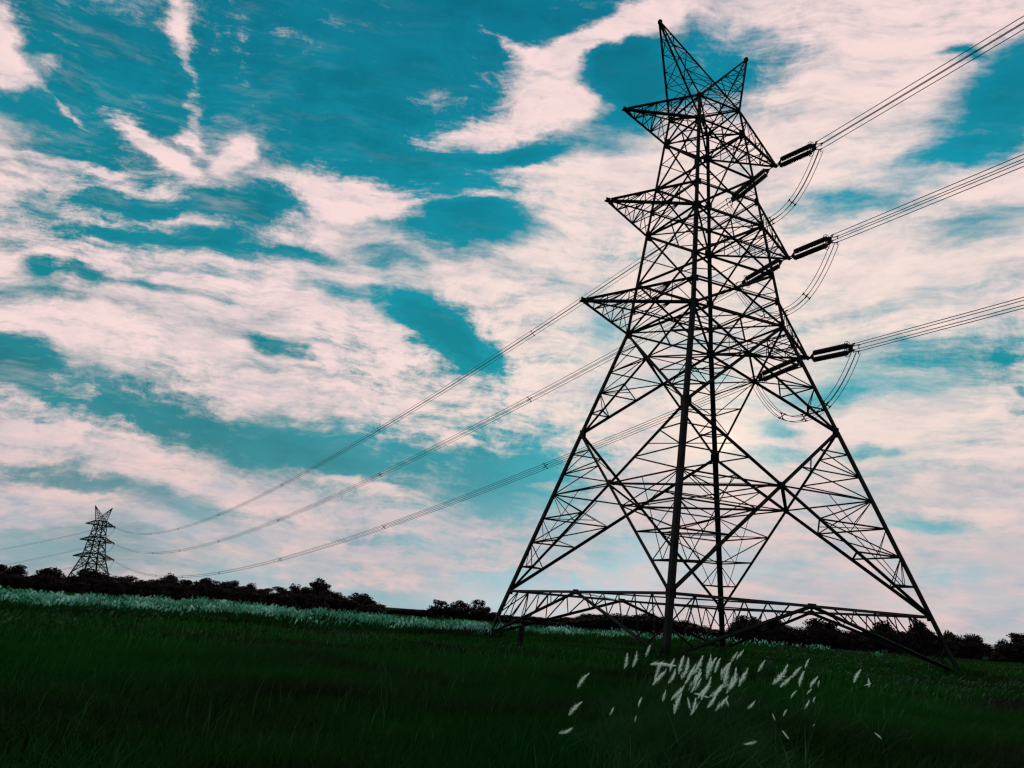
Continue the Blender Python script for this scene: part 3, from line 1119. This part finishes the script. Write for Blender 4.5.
# ------------------------------------------------------------------ sun and sky
sd_ = ray(722, 440).normalized()
SUN_EL = math.asin(sd_.z)
SUN_AZ = math.atan2(sd_.x, sd_.y)
sun_d = bpy.data.lights.new('sun', 'SUN')
sun_d.energy = 3.2
sun_d.angle = R(5)
sun_d.color = (1, .9, .78)
sun = bpy.data.objects.new('sun', sun_d)
COL.objects.link(sun)
sun.rotation_euler = (-sd_).to_track_quat('-Z', 'Y').to_euler()
sun.location = (0, 0, 80)

world = bpy.data.worlds.new('World')
sc.world = world
world.use_nodes = True
nt = world.node_tree
N, LK = nt.nodes, nt.links
bg = N['Background']


def sock(v, i):
    if isinstance(v, (int, float)):
        i.default_value = v
    elif isinstance(v, (tuple, list)):
        i.default_value = v if len(v) == len(i.default_value) else (*v, 1)
    else:
        LK.new(v, i)


def math_(op, a, b=None, c=None, clamp=False):
    n = N.new('ShaderNodeMath')
    n.operation = op
    n.use_clamp = clamp
    for v, i in zip((a, b, c), n.inputs):
        if v is not None:
            sock(v, i)
    return n.outputs[0]


def vmath(op, a, b=None, out=0):
    n = N.new('ShaderNodeVectorMath')
    n.operation = op
    sock(a, n.inputs[0])
    if b is not None:
        sock(b, n.inputs[1])
    return n.outputs[out]


def smooth(v, lo, hi, a=0.0, b=1.0):
    n = N.new('ShaderNodeMapRange')
    n.interpolation_type = 'SMOOTHSTEP'
    sock(v, n.inputs[0])
    for i, q in enumerate((lo, hi, a, b)):
        n.inputs[i + 1].default_value = q
    return n.outputs[0]


def noise(vec, scale, detail=5, rough=.55, color=False):
    n = N.new('ShaderNodeTexNoise')
    LK.new(vec, n.inputs['Vector'])
    n.inputs['Scale'].default_value = scale
    n.inputs['Detail'].default_value = detail
    n.inputs['Roughness'].default_value = rough
    return n.outputs['Color' if color else 'Fac']


def mapping(vec, loc=(0, 0, 0), rot=0.0, scale=(1, 1, 1), kind='TEXTURE'):
    n = N.new('ShaderNodeMapping')
    n.vector_type = kind
    LK.new(vec, n.inputs[0])
    n.inputs[1].default_value = loc
    n.inputs[2].default_value = (0, 0, rot)
    n.inputs[3].default_value = scale
    return n.outputs[0]


def mixc(f, a, b, mode='MIX'):
    n = N.new('ShaderNodeMix')
    n.data_type = 'RGBA'
    n.blend_type = mode
    sock(f, n.inputs[0])
    for v, i in ((a, n.inputs[6]), (b, n.inputs[7])):
        sock(v, i)
    return n.outputs[2]


tc = N.new('ShaderNodeTexCoord')
DIR = vmath('NORMALIZE', tc.outputs['Generated'])
sep = N.new('ShaderNodeSeparateXYZ')
LK.new(DIR, sep.inputs[0])
dx, dy, dz = sep.outputs
# stereographic chart of the sky, centred on the horizon ahead (north)
den = math_('ADD', dy, 1.02)
S = math_('DIVIDE', math_('MULTIPLY', dx, 2), den)
T = math_('DIVIDE', math_('MULTIPLY', dz, 2), den)
comb = N.new('ShaderNodeCombineXYZ')
LK.new(S, comb.inputs[0])
LK.new(T, comb.inputs[1])
ST = comb.outputs[0]


def chart(px, py):
    r_ = ray(px, py).normalized()
    return Vector((2 * r_.x / (r_.y + 1.02), 2 * r_.z / (r_.y + 1.02)))


# ragged edges: the chart is warped by two sizes of noise
w1 = vmath('SUBTRACT', noise(ST, 5.0, 3, .5, True), (.5, .5, .5))
w2 = vmath('SUBTRACT', noise(mapping(ST, scale=(1.6, .8, 1)), 22.0, 4, .65, True), (.5, .5, .5))
warp = vmath('ADD', vmath('MULTIPLY', w1, (.10, .07, 0)), vmath('MULTIPLY', w2, (.060, .036, 0)))
STW = vmath('ADD', ST, warp)
STS = vmath('ADD', ST, vmath('ADD', vmath('MULTIPLY', w1, (.09, .06, 0)), vmath('MULTIPLY', w2, (.018, .010, 0))))

# cloud bodies (+) and clear openings (-): centre, half sizes, tilt, weight
SKY = [
    # clear openings
    (330, 55, 230, 125, 0, -1.7), (570, 15, 130, 60, 0, -1.3), (90, 50, 120, 75, 20, -1.3), (55, 118, 110, 38, 22, -1.1), (430, 135, 130, 52, 12, -1.1), (626, 76, 42, 26, -15, -1.1),
    (540, 140, 60, 22, 0, -.7), (440, 172, 62, 24, 3, -.9), (466, 227, 72, 29, 3, -2.4), (722, 66, 82, 36, -6, -1.5), (650, 92, 44, 26, 0, -.9),
    (1008, 88, 84, 56, -50, -2.1), (945, 48, 22, 9, 5, -1.2), (955, 156, 74, 17, -12, -1.3), (848, 200, 64, 20, -5, -1.1), (990, 232, 80, 25, -10, -.95), (790, 108, 52, 9, 4, -.5),
    (1000, 290, 50, 16, -20, -.6), (950, 365, 125, 42, -8, -.95), (996, 357, 16, 9, 0, -.8), (1014, 393, 12, 6, 0, -1.0), (1008, 417, 15, 4, 0, -.8), (812, 398, 66, 15, -2, -.85),
    (773, 433, 28, 10, 0, -1.3), (775, 456, 44, 8, 0, -1.0), (862, 449, 36, 8, 5, -1.0), (925, 519, 64, 10, 0, -1.0), (945, 563, 60, 15, 6, -.6), (990, 452, 40, 8, 0, -.35),
    (442, 331, 66, 27, 34, -3.3), (345, 288, 46, 10, 10, -1.1), (308, 250, 52, 9, 8, -.95), (392, 257, 38, 10, 20, -1.1), (252, 207, 68, 22, -4, -2.0), (200, 240, 100, 13, 6, -1.7),
    (130, 203, 52, 12, 10, -1.3), (46, 273, 24, 14, 10, -1.4), (98, 277, 30, 12, 12, -1.6), (165, 288, 30, 6, 10, -.6), (275, 350, 28, 10, 15, -1.6), (322, 348, 24, 4, 10, -.7), (275, 371, 32, 8, 15, -.65),
    (345, 378, 50, 5, 3, -.5), (45, 225, 100, 36, 5, -.95), (205, 300, 60, 6, 12, -.35), (50, 300, 70, 14, 12, -.35),
    (55, 385, 130, 34, 16, -1.5), (0, 345, 46, 28, 20, -1.3), (230, 436, 140, 27, 12, -1.3), (430, 462, 165, 38, 3, -1.4), (75, 473, 100, 13, 13, -1.3), (185, 503, 92, 12, 10, -1.1),
    (408, 599, 90, 11, 4, -1.0), (500, 574, 46, 9, 0, -.6), (527, 490, 52, 34, 0, -.75), (610, 545, 62, 26, 0, -.42), (60, 545, 200, 38, 7, -.8), (230, 575, 260, 34, 5, -.5), (570, 560, 120, 50, 5, -.5), (390, 540, 60, 5, 5, -.6), (445, 552, 40, 5, 5, -.5),
    (470, 500, 60, 12, 8, -.6), (660, 380, 70, 16, 0, -.5), (690, 345, 60, 14, 0, -.5), (560, 590, 90, 12, 3, -.4), (720, 560, 60, 24, 0, -.3),
    (560, 290, 40, 12, 10, -.4), (600, 315, 30, 22, 0, -.6),
    (60, 165, 100, 32, 15, -.55), (160, 192, 120, 20, 5, -.45), (60, 292, 90, 20, 10, -.6), (190, 268, 120, 10, 8, -.45), (250, 305, 90, 8, 12, -.4), (615, 88, 36, 42, -10, -1.6), (535, 152, 80, 12, -4, -1.0),
    (300, 235, 60, 10, 10, -.4), (620, 250, 60, 14, -10, -.35), (900, 300, 100, 12, -14, -.3), (870, 130, 60, 14, -8, -.3), (930, 470, 90, 6, 3, -.35), (880, 500, 80, 5, 0, -.35),
    # cloud bodies lying over the openings
    (12, 80, 42, 17, 8, 2.2), (4, 45, 18, 34, 10, 2.0), (63, 72, 18, 7, 0, 1.2), (70, 108, 34, 4, 42, 1.2), (180, 16, 17, 32, 5, 2.2), (187, 80, 10, 52, 8, 1.5),
    (120, 110, 26, 11, 35, 1.8), (150, 137, 36, 9, 33, 2.0), (174, 157, 24, 10, 52, 1.9), (188, 134, 20, 6, 45, 1.8), (240, 145, 19, 15, -20, 2.5), (217, 163, 14, 11, 0, 1.6), (108, 166, 20, 7, 8, 1.7),
    (120, 180, 120, 16, 8, .7), (45, 150, 70, 7, 12, 1.1), (478, 127, 78, 18, -4, 2.6), (556, 100, 56, 20, -5, 2.4), (600, 100, 20, 10, 0, .8), (520, 50, 40, 7, 25, 2.0), (570, 52, 62, 15, -20, 2.0), (606, 38, 56, 15, -22, 2.0),
    (645, 14, 46, 17, -10, 1.4), (425, 88, 44, 9, 22, .9), (492, 166, 66, 6, 0, 1.3), (580, 165, 90, 16, -5, .8), (335, 192, 76, 19, 9, 1.9), (400, 212, 60, 12, 12, 1.3), (470, 203, 54, 6, -2, 1.3), (22, 225, 34, 13, 12, 1.2),
    (448, 443, 52, 4, 13, 1.2), (350, 481, 62, 6, 14, 1.3), (90, 437, 130, 9, 11, .8), (80, 488, 140, 5, 8, .8), (240, 488, 90, 7, 9, .6), (545, 487, 24, 5, 0, .9), (555, 566, 44, 6, 0, .5), (835, 90, 60, 30, -10, .6),
    (1000, 15, 30, 10, 0, .5), (985, 130, 30, 10, -20, .6), (110, 396, 60, 4, 14, .5), (60, 520, 110, 5, 6, .5), (190, 530, 110, 5, 8, .5)]

# the running sum rides along as the third coordinate of the chart vector
V = STW
for px, py, a, b, rot, wt in SKY:
    c = chart(px, py)
    e1 = chart(px + 1, py) - c
    ks = e1.length
    ang = math.atan2(e1.y, e1.x) - R(rot)
    v = mapping(V, (c.x, c.y, 0), ang, (a * ks, b * ks, 1e6))
    f = smooth(vmath('LENGTH', v, out=1), 1.65, .0)
    n = N.new('ShaderNodeVectorMath')
    n.operation = 'MULTIPLY_ADD'
    LK.new(f, n.inputs[0])
    n.inputs[1].default_value = (0, 0, wt * (.58 if wt > 0 else .82))
    LK.new(V, n.inputs[2])
    V = n.outputs[0]
sp2 = N.new('ShaderNodeSeparateXYZ')
LK.new(V, sp2.inputs[0])
acc = sp2.outputs[2]

# open sky beyond the field of view: broken cloud ahead, clearer behind
PL = N.new('ShaderNodeCombineXYZ')
zz = math_('ADD', math_('MAXIMUM', dz, 0.0), .12)
LK.new(math_('DIVIDE', dx, zz), PL.inputs[0])
LK.new(math_('DIVIDE', dy, zz), PL.inputs[1])
streak = noise(mapping(PL.outputs[0], (0, 0, 0), R(62), (1, .28, 1), 'POINT'), 2.6, 7, .62)
wisp = noise(mapping(STS, (0, 0, 0), R(16), (1, 3.4, 1), 'POINT'), 6.0, 6, .70)
wisp_r = noise(mapping(STS, (5, 2, 0), R(-10), (1, 4.5, 1), 'POINT'), 6.0, 6, .66)
fine = noise(mapping(STS, (2, 7, 0), R(18), (1, 4.0, 1), 'POINT'), 21.0, 5, .68)
fine_r = noise(mapping(STS, (4, 3, 0), R(-8), (1, 4.5, 1), 'POINT'), 18.0, 5, .66)
fluff = noise(STS, 34.0, 5, .72)
left, right_ = smooth(S, .35, .0), smooth(S, .0, .35)
wv = math_('ADD', math_('MULTIPLY', wisp, left), math_('MULTIPLY', wisp_r, right_))
fv = math_('ADD', math_('MULTIPLY', fine, left), math_('MULTIPLY', fine_r, right_))
base = smooth(dy, -.35, .35, .05, .68)
busy = math_('MULTIPLY', smooth(noise(mapping(ST, (6, 4, 0), R(15), (1, 1.6, 1), 'POINT'), 4.2, 3, .5), .34, .66, .35, 1.45), smooth(S, .02, .3, 1.0, .62))
small = math_('ADD', math_('MULTIPLY', math_('SUBTRACT', fv, .5), 1.7), math_('MULTIPLY', math_('SUBTRACT', fluff, .5), 1.5))
tex = math_('ADD', math_('MULTIPLY', math_('SUBTRACT', streak, .5), .7),
            math_('ADD', math_('MULTIPLY', math_('MULTIPLY', math_('SUBTRACT', wv, .5), 2.3), smooth(S, -.1, .35, 1.05, .80)), math_('MULTIPLY', small, busy)))
cov = math_('ADD', math_('ADD', base, acc), tex)
cover = smooth(cov, -.46, .90)
# thin streaked veils over the openings, and thinner streaks inside the cloud sheets
vs = noise(mapping(STS, (9, 3, 0), R(17), (1, 4.2, 1), 'POINT'), 9.0, 6, .70)
vt = noise(mapping(STS, (1, 8, 0), R(13), (1, 3.4, 1), 'POINT'), 13.0, 6, .70)
veil = math_('MULTIPLY', smooth(vs, .50, .78), smooth(S, -.12, -.50, .04, .30))
cover = math_('MAXIMUM', cover, math_('MULTIPLY', veil, smooth(dz, .60, .42, .45, 1.0)))
cover = math_('MULTIPLY', cover, math_('SUBTRACT', 1.0, math_('MULTIPLY', smooth(vt, .50, .72), smooth(S, .30, -.1, .22, .46))))

# clear sky: the Nishita sky, graded to teal
sky = N.new('ShaderNodeTexSky')
sky.sky_type = 'NISHITA'
sky.sun_disc = False
sky.sun_elevation = SUN_EL
sky.sun_rotation = SUN_AZ
bw = N.new('ShaderNodeRGBToBW')
LK.new(sky.outputs[0], bw.inputs[0])
lum = math_('POWER', math_('MULTIPLY', bw.outputs[0], .1), .30)
el = N.new('ShaderNodeValToRGB')
sock(dz, el.inputs[0])
cr = el.color_ramp
cr.elements[0].position, cr.elements[0].color = 0.0, (3.2, 4.6, 5.0, 1)
cr.elements[1].position, cr.elements[1].color = .75, (.07, 2.7, 4.4, 1)
for ps, c in ((.08, (2.3, 3.9, 4.4)), (.15, (.62, 3.1, 3.6)), (.28, (.15, 3.2, 3.9)), (.5, (.10, 3.5, 4.8))):
    e = cr.elements.new(ps)
    e.color = (*c, 1)
deep = smooth(cov, -.5, -1.5, 1.0, .84)
gap = mixc(1.0, el.outputs[0], math_('MULTIPLY', deep, math_('MULTIPLY', lum, smooth(noise(mapping(ST, (8, 1, 0), R(20), (1, 1.8, 1), 'POINT'), 5.5, 4, .55), .3, .7, .86, 1.06))), 'MULTIPLY')

# cloud light: pink, creamier near the sun, mauve-grey low down and in the folds
sdot = vmath('DOT_PRODUCT', DIR, tuple(sd_), out=1)
glow = smooth(sdot, .86, 1.0)
sun_glow = math_('ADD', smooth(sdot, .9955, 1.0, 0, .30), smooth(sdot, .9998, 1.0, 0, .65))
fold = noise(mapping(STS, (0, 0, 0), R(12), (1, 2.2, 1), 'POINT'), 11.0, 5, .68)
bright = mixc(glow, (9.3, 7.15, 7.0, 1), (9.3, 7.6, 6.9, 1))
bright = mixc(smooth(dz, .30, .02), bright, (7.6, 5.7, 5.5, 1))
shade = mixc(smooth(dz, .35, .05), (6.6, 5.6, 5.9, 1), (4.5, 4.8, 5.3, 1))
low = noise(mapping(ST, (3, 0, 0), R(6), (1, 5, 1), 'POINT'), 5.0, 5, .6)
sh = math_('ADD', math_('MULTIPLY', smooth(fold, .44, .70), .60), math_('MULTIPLY', math_('MULTIPLY', smooth(dz, .26, .06), smooth(low, .42, .60)), .6), clamp=True)
cloud = mixc(sh, bright, shade)
final = mixc(cover, gap, cloud)
final = mixc(sun_glow, final, (11.5, 9.6, 7.9, 1))
# clear dusk-blue sky opposite the sun is darker
final = mixc(smooth(dy, .25, -.4), final, (.5, .55, .6, 1), 'MULTIPLY')
LK.new(final, bg.inputs[0])
bg.inputs[1].default_value = .1
world.cycles.sampling_method = 'MANUAL'
world.cycles.sample_map_resolution = 128

# ------------------------------------------------------------------ view
sc.view_settings.view_transform = 'Standard'
sc.view_settings.look = 'None'
sc.view_settings.exposure = 0
sc.view_settings.gamma = 1
sc.render.film_transparent = False
sc.cycles.max_bounces = 3
sc.cycles.diffuse_bounces = 2
sc.cycles.glossy_bounces = 1
sc.cycles.transmission_bounces = 2
sc.cycles.use_denoising = True
sc.cycles.pixel_filter_type = 'BLACKMAN_HARRIS'
sc.cycles.filter_width = 1.3
